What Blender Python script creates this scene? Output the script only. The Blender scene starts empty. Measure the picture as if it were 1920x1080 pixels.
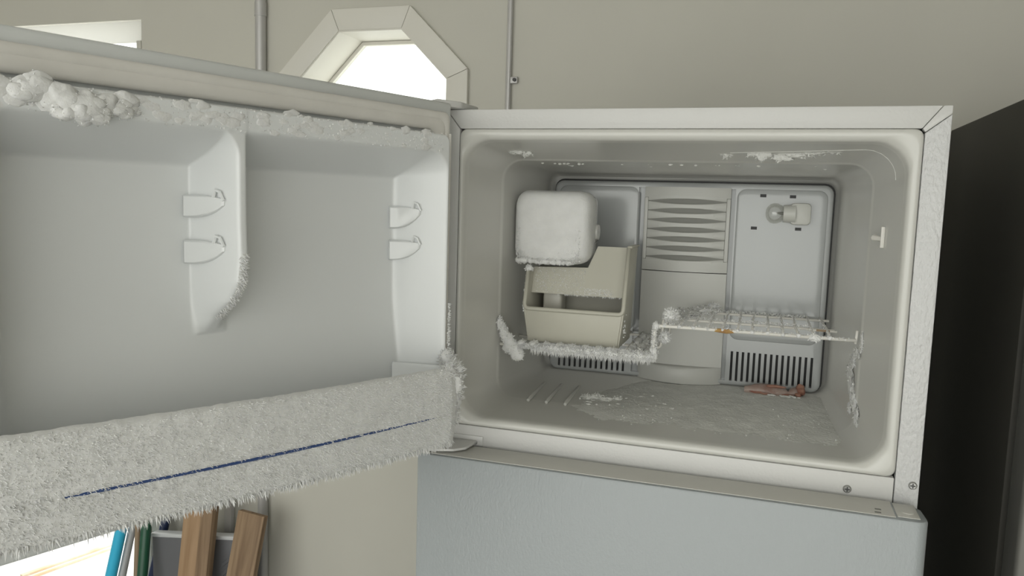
import bpy, bmesh, math, random
import numpy as np
from mathutils import Vector, Matrix, noise

random.seed(7)
rng = np.random.default_rng(7)
SC = bpy.context.scene
COL = SC.collection
PI = math.pi

# ------------------------------------------------------------------ camera
cam_d = bpy.data.cameras.new('camera')
cam_d.sensor_width = 36.0
cam_d.lens = 1451.764 / 1920.0 * 36.0
cam_d.clip_start = 0.02
cam = bpy.data.objects.new('camera', cam_d)
COL.objects.link(cam)
_r = Vector((0.95047761, 0.30931843, 0.0302395))
_u = Vector((-0.06212868, 0.09376853, 0.99365361))
_f = Vector((-0.30451986, 0.94632424, -0.10834243))
cam.matrix_world = Matrix(((_r.x, _u.x, -_f.x, 0.51370474), (_r.y, _u.y, -_f.y, -1.21375751),
                           (_r.z, _u.z, -_f.z, 1.54798212), (0, 0, 0, 1)))
SC.camera = cam

# ------------------------------------------------------------------ daylight (bright overcast sky)
world = bpy.data.worlds.new('overcast_sky')
SC.world = world
world.use_nodes = True
bg = world.node_tree.nodes['Background']
bg.inputs['Color'].default_value = (0.99, 1.0, 0.95, 1)
bg.inputs['Strength'].default_value = 2.9
SC.view_settings.view_transform = 'Standard'
SC.view_settings.look = 'None'
SC.view_settings.exposure = 0.0
SC.view_settings.gamma = 1.0
SC.view_settings.use_curve_mapping = False


def portal(name, loc, rot, sx, sy):
    d = bpy.data.lights.new(name, 'AREA')
    d.shape = 'RECTANGLE'
    d.size = sx
    d.size_y = sy
    d.cycles.is_portal = True
    o = bpy.data.objects.new(name, d)
    o.location = loc
    o.rotation_euler = rot
    COL.objects.link(o)


# portals only guide sampling of the sky through the real openings, they emit nothing themselves
portal('garage_opening_portal', (-0.15, -3.28, 1.28), (PI / 2, 0, 0), 4.8, 2.56)
portal('doorway_portal', (-2.03, 0.99, 1.05), (-PI / 2, 0, 0), 1.2, 2.1)


# ------------------------------------------------------------------ materials
def mat(name, col, rough=0.5, metal=0.0, spec=0.5, var=None, var_scale=8.0, bump=0.0, bump_scale=60.0,
        stretch=None, detail=4.0, coat=0.0, sss=0.0):
    m = bpy.data.materials.new(name)
    m.use_nodes = True
    nt = m.node_tree
    b = nt.nodes['Principled BSDF']
    b.inputs['Base Color'].default_value = (*col, 1)
    b.inputs['Roughness'].default_value = rough
    b.inputs['Metallic'].default_value = metal
    b.inputs['Specular IOR Level'].default_value = spec
    if coat:
        b.inputs['Coat Weight'].default_value = coat
        b.inputs['Coat Roughness'].default_value = 0.12
    if sss:
        b.inputs['Subsurface Weight'].default_value = sss
        b.inputs['Subsurface Radius'].default_value = (0.004, 0.004, 0.005)
    tc = nt.nodes.new('ShaderNodeTexCoord')
    mp = nt.nodes.new('ShaderNodeMapping')
    nt.links.new(tc.outputs['Object'], mp.inputs['Vector'])
    if stretch:
        mp.inputs['Scale'].default_value = stretch
    if var is not None:
        n = nt.nodes.new('ShaderNodeTexNoise')
        n.inputs['Scale'].default_value = var_scale
        n.inputs['Detail'].default_value = detail
        nt.links.new(mp.outputs['Vector'], n.inputs['Vector'])
        rmp = nt.nodes.new('ShaderNodeValToRGB')
        rmp.color_ramp.elements[0].position = 0.32
        rmp.color_ramp.elements[1].position = 0.68
        rmp.color_ramp.elements[0].color = (*var, 1)
        rmp.color_ramp.elements[1].color = (*col, 1)
        nt.links.new(n.outputs['Fac'], rmp.inputs['Fac'])
        nt.links.new(rmp.outputs['Color'], b.inputs['Base Color'])
    if bump:
        n2 = nt.nodes.new('ShaderNodeTexNoise')
        n2.inputs['Scale'].default_value = bump_scale
        n2.inputs['Detail'].default_value = 3.0
        nt.links.new(mp.outputs['Vector'], n2.inputs['Vector'])
        bp = nt.nodes.new('ShaderNodeBump')
        bp.inputs['Strength'].default_value = bump
        bp.inputs['Distance'].default_value = 0.004
        nt.links.new(n2.outputs['Fac'], bp.inputs['Height'])
        nt.links.new(bp.outputs['Normal'], b.inputs['Normal'])
    return m


M = {}
M['wall'] = mat('cream_wall_paint', (0.575, 0.56, 0.50), 0.65, var=(0.545, 0.53, 0.475), var_scale=2.2, bump=0.05, bump_scale=25)
M['trim'] = mat('cream_trim_paint', (0.72, 0.70, 0.64), 0.45)
M['doorframe'] = mat('white_frame_paint', (0.86, 0.87, 0.88), 0.4)
M['conduit'] = mat('grey_conduit_paint', (0.52, 0.51, 0.50), 0.4, metal=0.3)
M['floor'] = mat('concrete_floor', (0.34, 0.335, 0.32), 0.8, var=(0.28, 0.275, 0.265), var_scale=5, bump=0.1)
M['ground'] = mat('pale_concrete', (0.80, 0.79, 0.77), 0.9, var=(0.70, 0.70, 0.70), var_scale=7, bump=0.3, bump_scale=30)
M['ground_strip'] = mat('tan_strip', (0.74, 0.56, 0.36), 0.8, var=(0.85, 0.8, 0.72), var_scale=9)
M['ceiling'] = mat('white_ceiling', (0.68, 0.67, 0.63), 0.8)
M['enamel'] = mat('white_textured_enamel', (0.335, 0.36, 0.37), 0.33, bump=0.16, bump_scale=330, stretch=(1, 1, 0.55))
M['strip'] = mat('white_frame_enamel', (0.61, 0.605, 0.59), 0.35, bump=0.10, bump_scale=220)
M['strip_rough'] = mat('pebbled_frame_enamel', (0.62, 0.62, 0.62), 0.32, bump=0.7, bump_scale=210, stretch=(1.0, 1.0, 0.5))
M['liner'] = mat('white_liner_plastic', (0.60, 0.595, 0.56), 0.27, bump=0.02, bump_scale=20, coat=0.2)
M['cap'] = mat('door_cap_plastic', (0.62, 0.61, 0.57), 0.45)
M['doorliner'] = mat('door_liner_plastic', (0.77, 0.785, 0.785), 0.30, bump=0.02, bump_scale=14, coat=0.15)
M['gasket'] = mat('gasket_rubber', (0.74, 0.72, 0.68), 0.55, var=(0.68, 0.66, 0.62), var_scale=20)
M['flange'] = mat('door_skin_steel', (0.62, 0.635, 0.625), 0.42)
M['panel'] = mat('back_panel_plastic', (0.40, 0.412, 0.41), 0.15, bump=0.06, bump_scale=9, coat=0.35)
M['column'] = mat('air_column_plastic', (0.53, 0.53, 0.50), 0.42)
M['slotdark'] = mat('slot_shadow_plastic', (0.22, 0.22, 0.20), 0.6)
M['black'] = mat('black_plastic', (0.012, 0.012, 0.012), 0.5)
M['frost'] = mat('white_frost', (0.79, 0.79, 0.78), 0.75, spec=0.25, var=(0.73, 0.73, 0.72), var_scale=40, bump=0.2, bump_scale=260, sss=0.15)
M['frost_grey'] = mat('thin_frost', (0.74, 0.74, 0.71), 0.7, spec=0.3, var=(0.64, 0.64, 0.61), var_scale=26, bump=0.6, bump_scale=200)
M['bin'] = mat('cream_bin_plastic', (0.52, 0.505, 0.43), 0.42, var=(0.495, 0.48, 0.41), var_scale=10)
M['bin_ice'] = mat('cloudy_ice', (0.62, 0.60, 0.53), 0.3)
M['wire'] = mat('white_wire_coating', (0.78, 0.76, 0.71), 0.4)
M['rust'] = mat('orange_rust', (0.52, 0.33, 0.11), 0.8, var=(0.33, 0.18, 0.07), var_scale=90)
M['screw'] = mat('screw_steel', (0.42, 0.42, 0.41), 0.35, metal=0.8)
M['screwdark'] = mat('screw_recess', (0.06, 0.06, 0.06), 0.6)
M['socket'] = mat('bulb_socket_plastic', (0.56, 0.56, 0.52), 0.35)
M['meat'] = mat('frozen_meat', (0.24, 0.085, 0.06), 0.5, var=(0.36, 0.20, 0.14), var_scale=55, bump=0.5, bump_scale=120)
M['wrap'] = mat('frosted_wrap', (0.42, 0.34, 0.30), 0.35, var=(0.27, 0.17, 0.14), var_scale=45, bump=0.4, bump_scale=90)
M['nbr'] = mat('dark_grey_steel', (0.055, 0.052, 0.044), 0.6, spec=0.25, bump=0.02, bump_scale=80)
M['nbrdoor'] = mat('grey_steel_door', (0.17, 0.165, 0.15), 0.4, metal=0.2)
M['blue'] = mat('blue_trim_line', (0.035, 0.075, 0.22), 0.5)
M['cyan'] = mat('cyan_paint', (0.05, 0.52, 0.80), 0.35)
M['green'] = mat('dark_green_paint', (0.015, 0.085, 0.045), 0.4)
M['greytube'] = mat('grey_tube', (0.40, 0.41, 0.42), 0.4)
M['tan'] = mat('tan_wood_stick', (0.36, 0.27, 0.18), 0.7, var=(0.28, 0.20, 0.13), var_scale=14, stretch=(6, 6, 0.5))
M['navy'] = mat('navy_plastic', (0.02, 0.035, 0.10), 0.45)
M['tote'] = mat('charcoal_tote_plastic', (0.15, 0.15, 0.16), 0.5)
M['toterim'] = mat('pale_grey_rim', (0.60, 0.61, 0.62), 0.4)


def wood(name, a, b):
    m = mat(name, a, 0.7)
    nt = m.node_tree
    bs = nt.nodes['Principled BSDF']
    tc = nt.nodes.new('ShaderNodeTexCoord')
    mp = nt.nodes.new('ShaderNodeMapping')
    mp.inputs['Scale'].default_value = (26, 26, 1.6)
    w = nt.nodes.new('ShaderNodeTexNoise')
    w.inputs['Scale'].default_value = 1.7
    w.inputs['Detail'].default_value = 6
    w.inputs['Distortion'].default_value = 0.6
    rp = nt.nodes.new('ShaderNodeValToRGB')
    rp.color_ramp.elements[0].position = 0.30
    rp.color_ramp.elements[1].position = 0.62
    rp.color_ramp.elements[0].color = (*b, 1)
    rp.color_ramp.elements[1].color = (*a, 1)
    nt.links.new(tc.outputs['Object'], mp.inputs['Vector'])
    nt.links.new(mp.outputs['Vector'], w.inputs['Vector'])
    nt.links.new(w.outputs['Fac'], rp.inputs['Fac'])
    nt.links.new(rp.outputs['Color'], bs.inputs['Base Color'])
    return m


M['wood_light'] = wood('light_brown_wood', (0.42, 0.28, 0.165), (0.30, 0.185, 0.10))
M['wood_dark'] = wood('weathered_brown_wood', (0.34, 0.235, 0.145), (0.17, 0.105, 0.06))


def glass(name, tint, gl):
    m = bpy.data.materials.new(name)
    m.use_nodes = True
    nt = m.node_tree
    nt.nodes.clear()
    out = nt.nodes.new('ShaderNodeOutputMaterial')
    mx = nt.nodes.new('ShaderNodeMixShader')
    t = nt.nodes.new('ShaderNodeBsdfTransparent')
    g = nt.nodes.new('ShaderNodeBsdfGlossy')
    t.inputs['Color'].default_value = (*tint, 1)
    g.inputs['Roughness'].default_value = 0.04
    mx.inputs[0].default_value = gl
    nt.links.new(t.outputs[0], mx.inputs[1])
    nt.links.new(g.outputs[0], mx.inputs[2])
    nt.links.new(mx.outputs[0], out.inputs['Surface'])
    return m


M['glass'] = glass('window_glass', (0.97, 0.98, 0.97), 0.05)
M['bulb'] = glass('frosted_bulb_glass', (0.92, 0.92, 0.90), 0.10)


def translucent(name, col, f):
    m = bpy.data.materials.new(name)
    m.use_nodes = True
    nt = m.node_tree
    nt.nodes.clear()
    out = nt.nodes.new('ShaderNodeOutputMaterial')
    mx = nt.nodes.new('ShaderNodeMixShader')
    d = nt.nodes.new('ShaderNodeBsdfDiffuse')
    t = nt.nodes.new('ShaderNodeBsdfTranslucent')
    d.inputs['Color'].default_value = (*col, 1)
    t.inputs['Color'].default_value = (*col, 1)
    mx.inputs[0].default_value = f
    nt.links.new(d.outputs[0], mx.inputs[1])
    nt.links.new(t.outputs[0], mx.inputs[2])
    nt.links.new(mx.outputs[0], out.inputs['Surface'])
    return m


M['valance'] = translucent('translucent_white_blind', (0.9, 0.9, 0.88), 0.6)


# ------------------------------------------------------------------ helpers
def link(name, me, m, parent=None, smooth=True, angle=35, loc=(0, 0, 0), rot=(0, 0, 0)):
    if isinstance(me, bmesh.types.BMesh):
        bm = me
        me = bpy.data.meshes.new(name)
        bm.to_mesh(me)
        bm.free()
    o = bpy.data.objects.new(name, me)
    if m is not None:
        me.materials.clear()
        me.materials.append(M[m] if isinstance(m, str) else m)
    if smooth:
        me.polygons.foreach_set('use_smooth', [True] * len(me.polygons))
        if angle < 180:
            me.set_sharp_from_angle(angle=math.radians(angle))
    o.location = loc
    o.rotation_euler = rot
    COL.objects.link(o)
    if parent is not None:
        o.parent = parent
        if parent.type == 'EMPTY':
            o.matrix_parent_inverse = Matrix.Translation(-Vector(parent.location))
    return o


def tag(o, label=None, cat=None, group=None, kind=None):
    if label:
        o['label'] = label
    if cat:
        o['category'] = cat
    if group:
        o['group'] = group
    if kind:
        o['kind'] = kind
    return o


def empty(name, loc, label, cat, group=None):
    o = bpy.data.objects.new(name, None)
    o.location = loc
    o.empty_display_size = 0.05
    COL.objects.link(o)
    return tag(o, label, cat, group)


def box(bm, x0, x1, y0, y1, z0, z1, bev=0.0, seg=2):
    g = bmesh.ops.create_cube(bm, size=1.0)
    vs = g['verts']
    for v in vs:
        v.co = Vector(((x0 + x1) / 2 + v.co.x * (x1 - x0), (y0 + y1) / 2 + v.co.y * (y1 - y0), (z0 + z1) / 2 + v.co.z * (z1 - z0)))
    if bev > 0:
        es = list({e for v in vs for e in v.link_edges})
        bmesh.ops.bevel(bm, geom=es, offset=bev, segments=seg, affect='EDGES', profile=0.5)
    return bm


def mkbox(*a, **k):
    return box(bmesh.new(), *a, **k)


def prism(bm, poly, y0, y1, bev=0.0, axis='y'):
    """polygon in (x,z) extruded along y (or in (y,z) along x when axis='x')"""
    def P(p, d):
        return (p[0], d, p[1]) if axis == 'y' else ((d, p[0], p[1]) if axis == 'x' else (p[0], p[1], d))
    a = [bm.verts.new(P(p, y0)) for p in poly]
    b = [bm.verts.new(P(p, y1)) for p in poly]
    n = len(poly)
    fs = [bm.faces.new(a), bm.faces.new(b[::-1])]
    for i in range(n):
        fs.append(bm.faces.new((a[i], b[i], b[(i + 1) % n], a[(i + 1) % n])))
    bmesh.ops.recalc_face_normals(bm, faces=fs)
    if bev:
        es = list({e for v in a + b for e in v.link_edges})
        bmesh.ops.bevel(bm, geom=es, offset=bev, segments=2, affect='EDGES', profile=0.5)
    return bm


def tube(bm, pts, r, n=8, cap=True):
    pts = [Vector(p) for p in pts]
    rs = r if isinstance(r, (list, tuple)) else [r] * len(pts)
    rings = []
    up0 = None
    for i, p in enumerate(pts):
        if i == 0:
            t = pts[1] - p
        elif i == len(pts) - 1:
            t = p - pts[i - 1]
        else:
            t = (pts[i + 1] - p).normalized() + (p - pts[i - 1]).normalized()
        t.normalize()
        if up0 is None:
            up0 = Vector((0, 0, 1)) if abs(t.z) < 0.9 else Vector((1, 0, 0))
        a = t.cross(up0).normalized()
        b = a.cross(t).normalized()
        up0 = b
        rings.append([bm.verts.new(p + rs[i] * (math.cos(2 * PI * k / n) * a + math.sin(2 * PI * k / n) * b)) for k in range(n)])
    fs = []
    for A, B in zip(rings[:-1], rings[1:]):
        for k in range(n):
            fs.append(bm.faces.new((A[k], A[(k + 1) % n], B[(k + 1) % n], B[k])))
    if cap:
        fs.append(bm.faces.new(rings[0][::-1]))
        fs.append(bm.faces.new(rings[-1]))
    bmesh.ops.recalc_face_normals(bm, faces=fs)
    return bm


def mktube(*a, **k):
    return tube(bmesh.new(), *a, **k)


def fillet(pts, r, n=5):
    """round the corners of a polyline"""
    pts = [Vector(p) for p in pts]
    out = [pts[0]]
    for i in range(1, len(pts) - 1):
        a, p, b = pts[i - 1], pts[i], pts[i + 1]
        d1 = (a - p)
        d2 = (b - p)
        rr = min(r, d1.length * 0.45, d2.length * 0.45)
        A = p + d1.normalized() * rr
        B = p + d2.normalized() * rr
        for k in range(n + 1):
            t = k / n
            out.append((1 - t) ** 2 * A + 2 * t * (1 - t) * p + t * t * B)
    out.append(pts[-1])
    return out


def rrect(x0, x1, z0, z1, r, n=6):
    pts = []
    for cx, cz, a0 in ((x1 - r, z1 - r, 0), (x0 + r, z1 - r, PI / 2), (x0 + r, z0 + r, PI), (x1 - r, z0 + r, 1.5 * PI)):
        for k in range(n + 1):
            a = a0 + PI / 2 * k / n
            pts.append((cx + r * math.cos(a), cz + r * math.sin(a)))
    return pts


def loft(bm, rings, cap0=False, cap1=False):
    vr = [[bm.verts.new(p) for p in ring] for ring in rings]
    n = len(vr[0])
    fs = []
    for A, B in zip(vr[:-1], vr[1:]):
        for k in range(n):
            fs.append(bm.faces.new((A[k], A[(k + 1) % n], B[(k + 1) % n], B[k])))
    if cap0:
        fs.append(bm.faces.new(vr[0]))
    if cap1:
        fs.append(bm.faces.new(vr[-1]))
    bmesh.ops.recalc_face_normals(bm, faces=fs)
    return bm


def booleaned(bm, cutter):
    a = bpy.data.meshes.new('tmp_a')
    bm.to_mesh(a)
    bm.free()
    b = bpy.data.meshes.new('tmp_b')
    cutter.to_mesh(b)
    cutter.free()
    oa = bpy.data.objects.new('tmp_a', a)
    ob = bpy.data.objects.new('tmp_b', b)
    COL.objects.link(oa)
    COL.objects.link(ob)
    md = oa.modifiers.new('b', 'BOOLEAN')
    md.operation = 'DIFFERENCE'
    md.solver = 'EXACT'
    md.use_self = False
    md.object = ob
    bpy.context.view_layer.update()
    dg = bpy.context.evaluated_depsgraph_get()
    me = bpy.data.meshes.new_from_object(oa.evaluated_get(dg))
    bpy.data.objects.remove(oa)
    bpy.data.objects.remove(ob)
    return me


def raw(name, V, F, m, parent=None, smooth=True, angle=180):
    me = bpy.data.meshes.new(name)
    me.from_pydata([tuple(v) for v in V], [], [tuple(f) for f in F])
    me.update()
    return link(name, me, m, parent, smooth, angle)


def sstep(t):
    t = min(1.0, max(0.0, t))
    return t * t * (3 - 2 * t)


class Frost:
    """collects ice crystals (little needles), crusts and lumps into one mesh"""
    def __init__(self):
        self.V = []
        self.F = []
        self.n = 0

    def add(self, V, F):
        V = np.asarray(V, float)
        self.V.append(V)
        self.F.extend([tuple(i + self.n for i in f) for f in F])
        self.n += len(V)

    def needles(self, P, N, lmin, lmax, w, jit=0.5):
        P = np.asarray(P, float)
        N = np.asarray(N, float)
        k = len(P)
        D = N + rng.normal(0, jit, (k, 3))
        D /= np.linalg.norm(D, axis=1)[:, None]
        L = rng.uniform(lmin, lmax, k)
        A = np.cross(D, rng.normal(0, 1, (k, 3)))
        A /= np.linalg.norm(A, axis=1)[:, None]
        B = np.cross(D, A)
        W = rng.uniform(0.6, 1.3, k)[:, None] * w
        base = P - D * (w * 0.8)
        v = np.empty((k, 5, 3))
        for j in range(3):
            a = 2 * PI * j / 3
            v[:, j] = base + W * (math.cos(a) * A + math.sin(a) * B)
        v[:, 3] = P + D * L[:, None]
        v[:, 4] = 0
        v = v[:, :4].reshape(-1, 3)
        F = []
        for i in range(k):
            b = 4 * i
            F += [(b, b + 1, b + 3), (b + 1, b + 2, b + 3), (b + 2, b, b + 3)]
        self.add(v, F)

    def lump(self, c, r, amp=0.35, freq=40, sub=3, needles=0, nl=0.004, nw=0.0012):
        bm = bmesh.new()
        bmesh.ops.create_icosphere(bm, subdivisions=sub, radius=1.0)
        V = []
        for v in bm.verts:
            d = v.co.normalized()
            p = Vector((d.x * r[0], d.y * r[1], d.z * r[2]))
            q = p + Vector(c)
            s = 1 + amp * (noise.noise(q * freq) + 0.5 * noise.noise(q * freq * 2.3))
            V.append(Vector(c) + p * s)
        F = [tuple(v.index for v in f.verts) for f in bm.faces]
        bm.free()
        self.add([tuple(v) for v in V], F)
        if needles:
            idx = rng.integers(0, len(V), needles)
            P = np.array([tuple(V[i]) for i in idx]) + rng.normal(0, 0.001, (needles, 3))
            N = P - np.array(c)
            N /= (np.linalg.norm(N, axis=1)[:, None] + 1e-9)
            self.needles(P, N, nl * 0.4, nl, nw, 0.5)

    def build(self, name, m, parent, label=None):
        V = np.concatenate(self.V)
        o = raw(name, V.tolist(), self.F, m, parent, True, 50)
        tag(o, label=label, kind='stuff')
        return o


# ================================================================== THE ROOM
WY = 0.85           # inner face of the back wall
# octagon window
OC = (-0.600, 1.790)


def octagon(h, c=OC):
    s = h * math.tan(PI / 8)
    return [(c[0] + x, c[1] + z) for x, z in ((-s, h), (s, h), (h, s), (h, -s), (s, -h), (-s, -h), (-h, -s), (-h, s))]


cut = bmesh.new()
prism(cut, octagon(0.244), WY - 0.1, WY + 0.4)
box(cut, -2.63, -1.427, WY - 0.1, WY + 0.4, -0.2, 2.10)
me = booleaned(mkbox(-3.3, 2.4, WY, WY + 0.15, -0.02, 2.75), cut)
wall_back = tag(link('wall_back', me, 'wall', smooth=False), kind='structure')
tag(link('floor', mkbox(-3.3, 2.4, -3.3, WY + 0.15, -0.10, 0.0), 'floor', smooth=False), kind='structure')
tag(link('ceiling', mkbox(-3.3, 2.4, -3.3, WY + 0.15, 2.75, 2.85), 'ceiling', smooth=False), kind='structure')
tag(link('wall_left', mkbox(-3.42, -3.3, -3.3, WY + 0.15, -0.02, 2.85), 'wall', smooth=False), kind='structure')
tag(link('wall_right', mkbox(2.4, 2.52, -3.3, WY + 0.15, -0.02, 2.85), 'wall', smooth=False), kind='structure')
cut = mkbox(-2.55, 2.25, -5, -3, -0.5, 2.56)
tag(link('wall_front', booleaned(mkbox(-3.42, 2.52, -3.42, -3.3, -0.02, 2.85), cut), 'wall', smooth=False), kind='structure')
tag(link('ground', mkbox(-14, 12, -14, 14, -0.25, -0.105), 'ground', smooth=False), kind='structure')

# octagon window: casing, reveal lining, sash and pane
win = bpy.data.objects.new('window_1', None)
win.location = (OC[0], WY, OC[1])
COL.objects.link(win)
win['kind'] = 'structure'
win['label'] = 'octagonal window with cream casing high on the back wall'
h_out, h_in = 0.305, 0.244
for k in range(8):      # eight mitred casing boards
    o8, i8 = octagon(h_out), octagon(h_in)
    a, b = k, (k + 1) % 8

    def shrink(p, q, e=0.0006):
        d = Vector((q[0] - p[0], q[1] - p[1]))
        d.normalize()
        return (p[0] + d.x * e, p[1] + d.y * e)
    poly = [shrink(o8[a], o8[b]), shrink(o8[b], o8[a]), shrink(i8[b], i8[a]), shrink(i8[a], i8[b])]
    link('casing_board', prism(bmesh.new(), poly, WY - 0.014, WY + 0.001, 0.0015), 'trim', win)
loop_o, loop_i = octagon(h_in + 0.004), octagon(h_in - 0.004)
bm = bmesh.new()
loft(bm, [[(p[0], WY - 0.010, p[1]) for p in loop_o], [(p[0], WY - 0.010, p[1]) for p in loop_i],
          [(p[0], WY + 0.15, p[1]) for p in loop_i], [(p[0], WY + 0.15, p[1]) for p in loop_o]])
link('reveal_lining', bm, 'trim', win, smooth=False)
bm = bmesh.new()
so, si = octagon(h_in - 0.005), octagon(h_in - 0.016)
loft(bm, [[(p[0], WY + 0.125, p[1]) for p in so], [(p[0], WY + 0.125, p[1]) for p in si],
          [(p[0], WY + 0.142, p[1]) for p in si], [(p[0], WY + 0.142, p[1]) for p in so]])
link('sash', bm, 'trim', win, smooth=False)
link('pane', prism(bmesh.new(), octagon(h_in - 0.015), WY + 0.131, WY + 0.135), 'glass', win, smooth=False)

# doorway left of the fridge: white frame, wide open to the daylight
door = bpy.data.objects.new('door_1', None)
door.location = (-2.03, WY, 0)
COL.objects.link(door)
door['kind'] = 'structure'
door['label'] = 'open doorway to the bright outside with white frame'
link('valance', mkbox(-2.625, -1.432, WY + 0.004, WY + 0.008, 2.028, 2.097, 0.0015, 2), 'valance', door)
link('jamb', mkbox(-1.4455, -1.4275, WY - 0.004, WY + 0.15, 0.0, 2.033, 0.002), 'wall', door)
link('jamb', mkbox(-2.6295, -2.612, WY - 0.004, WY + 0.15, 0.0, 2.033, 0.002), 'wall', door)
link('threshold', mkbox(-2.61, -1.447, WY, WY + 0.15, -0.001, 0.006, 0.002), 'doorframe', door)

# a concrete step outside the doorway with tan strips running across it
step = link('outdoor_step', mkbox(-4.2, -1.0, WY + 0.16, 3.4, -0.12, -0.002, 0.004), 'ground')
tag(step, 'sunlit pale concrete slab outside the open doorway', 'slab')
for a, b, w in (((-2.235, 1.012), (-2.125, 1.40), 0.020), ((-2.19, 1.012), (-2.085, 1.40), 0.010)):
    a = Vector((*a, 0))
    b = Vector((*b, 0))
    d = (b - a).normalized()
    s = Vector((d.y, -d.x, 0)) * w / 2
    link('joint_strip', prism(bmesh.new(), [(a - s)[:2], (a + s)[:2], (b + s)[:2], (b - s)[:2]], -0.004, 0.006, 0.001, axis='z'), 'ground_strip', step)

# conduits on the back wall
c1 = empty('conduit_pipe', (-0.966, WY - 0.018, 0.0), 'thick grey conduit pipe on back wall left of the octagon window', 'pipe')
link('pipe', mktube([(-0.966, WY - 0.016, 0.0), (-0.966, WY - 0.016, 2.75)], 0.0160, 12), 'conduit', c1)
link('collar', mktube([(-0.966, WY - 0.016, 2.085), (-0.966, WY - 0.016, 2.125)], 0.0180, 12), 'conduit', c1)
c2 = empty('conduit_pipe', (-0.176, WY - 0.010, 0.0), 'thin grey conduit pipe on wall between octagon window and fridge', 'pipe')
link('pipe', mktube([(-0.176, WY - 0.009, 0.0), (-0.176, WY - 0.009, 2.75)], 0.0075, 10), 'conduit', c2)
cl = link('clamp', mkbox(-0.184, -0.150, WY - 0.012, WY - 0.0005, 1.874, 1.892, 0.002), 'conduit', c2)
link('clamp_screw', mktube([(-0.157, WY - 0.010, 1.883), (-0.157, WY - 0.018, 1.883)], 0.005, 8), 'screwdark', cl)

# ================================================================== THE REFRIGERATOR
W, ZT = 0.75, 1.70
a_, b_, mt = 0.025, 0.0326, 0.0314
zL, zC = 1.169, 1.118
fr = empty('refrigerator', (W / 2, 0.36, 0), 'white top-freezer refrigerator with its frosted freezer door open', 'refrigerator')

# outer shell
bm = bmesh.new()
box(bm, 0.0, 0.022, 0.017, 0.70, 0.06, ZT, 0.003)
box(bm, W - 0.022, W, 0.017, 0.70, 0.06, ZT, 0.003)
box(bm, 0.0215, W - 0.0215, 0.017, 0.70, ZT - 0.02, ZT - 0.0005, 0.002)
box(bm, 0.0215, W - 0.0215, 0.68, 0.699, 0.06, ZT - 0.019, 0)
box(bm, 0.0215, W - 0.0215, 0.017, 0.681, 0.06, 0.08, 0)
box(bm, 0.0215, W - 0.0215, 0.02, 0.681, 1.10, 1.14, 0)
link('cabinet_shell', bm, 'enamel', fr)
for x in (0.06, W - 0.06):
    for y in (0.08, 0.64):
        link('foot', mktube([(x, y, 0.0), (x, y, 0.062)], 0.022, 12), 'black', fr)

# front frame of enamelled strips, mitred at the corners
g = 0.0006
link('frame_strip', prism(bmesh.new(), [(0.0, ZT), (W - 0.012, ZT), (W - b_ - 0.0035, ZT - mt), (a_ + 0.001, ZT - mt)], -0.001, 0.016, 0.0015), 'strip', fr)
link('frame_corner', prism(bmesh.new(), [(W - 0.0113, ZT), (W, ZT), (W, ZT - 0.011), (W - b_ + 0.0008, ZT - mt - 0.005), (W - b_ - 0.0028, ZT - mt)], -0.0008, 0.016, 0.0012), 'strip', fr)
link('frame_strip', prism(bmesh.new(), [(W, ZT - 0.0118), (W, zC - 0.06), (W - b_ + g, zC - 0.06), (W - b_ + g, ZT - mt - 0.006)], -0.001, 0.016, 0.0015), 'strip_rough', fr)
link('frame_strip', prism(bmesh.new(), [(0.0, ZT - 0.001), (a_ - g, ZT - mt), (a_ - g, zC - 0.06), (0.0, zC - 0.06)], -0.001, 0.016, 0.0015), 'strip', fr)
link('crossbar', mkbox(a_, W - b_ - g, -0.001, 0.03, zC - 0.05, zL - 0.0012, 0.002), 'strip', fr)


def screw(x, z, y, parent, r=0.0048):
    s = link('screw', loft(bmesh.new(), [[(x + q * math.cos(t), yy, z + q * math.sin(t)) for t in [2 * PI * k / 14 for k in range(14)]]
                                         for q, yy in ((r, y + 0.001), (r, y - 0.0012), (r * 0.75, y - 0.0026))], cap1=True), 'screw', parent)
    if parent.type == 'EMPTY':
        bm = bmesh.new()
        box(bm, x - r * 0.6, x + r * 0.6, y - 0.0031, y - 0.0020, z - r * 0.14, z + r * 0.14)
        box(bm, x - r * 0.14, x + r * 0.14, y - 0.0032, y - 0.0020, z - r * 0.6, z + r * 0.6)
        link('screw_recess', bm, 'screwdark', s)
    return s


screw(0.6548, 1.1426, -0.001, fr, 0.0060)
screw(0.7413, 1.1601, -0.001, fr, 0.0058)

# ---- freezer liner
def lerp(a, b, t):
    return a + (b - a) * t


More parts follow.
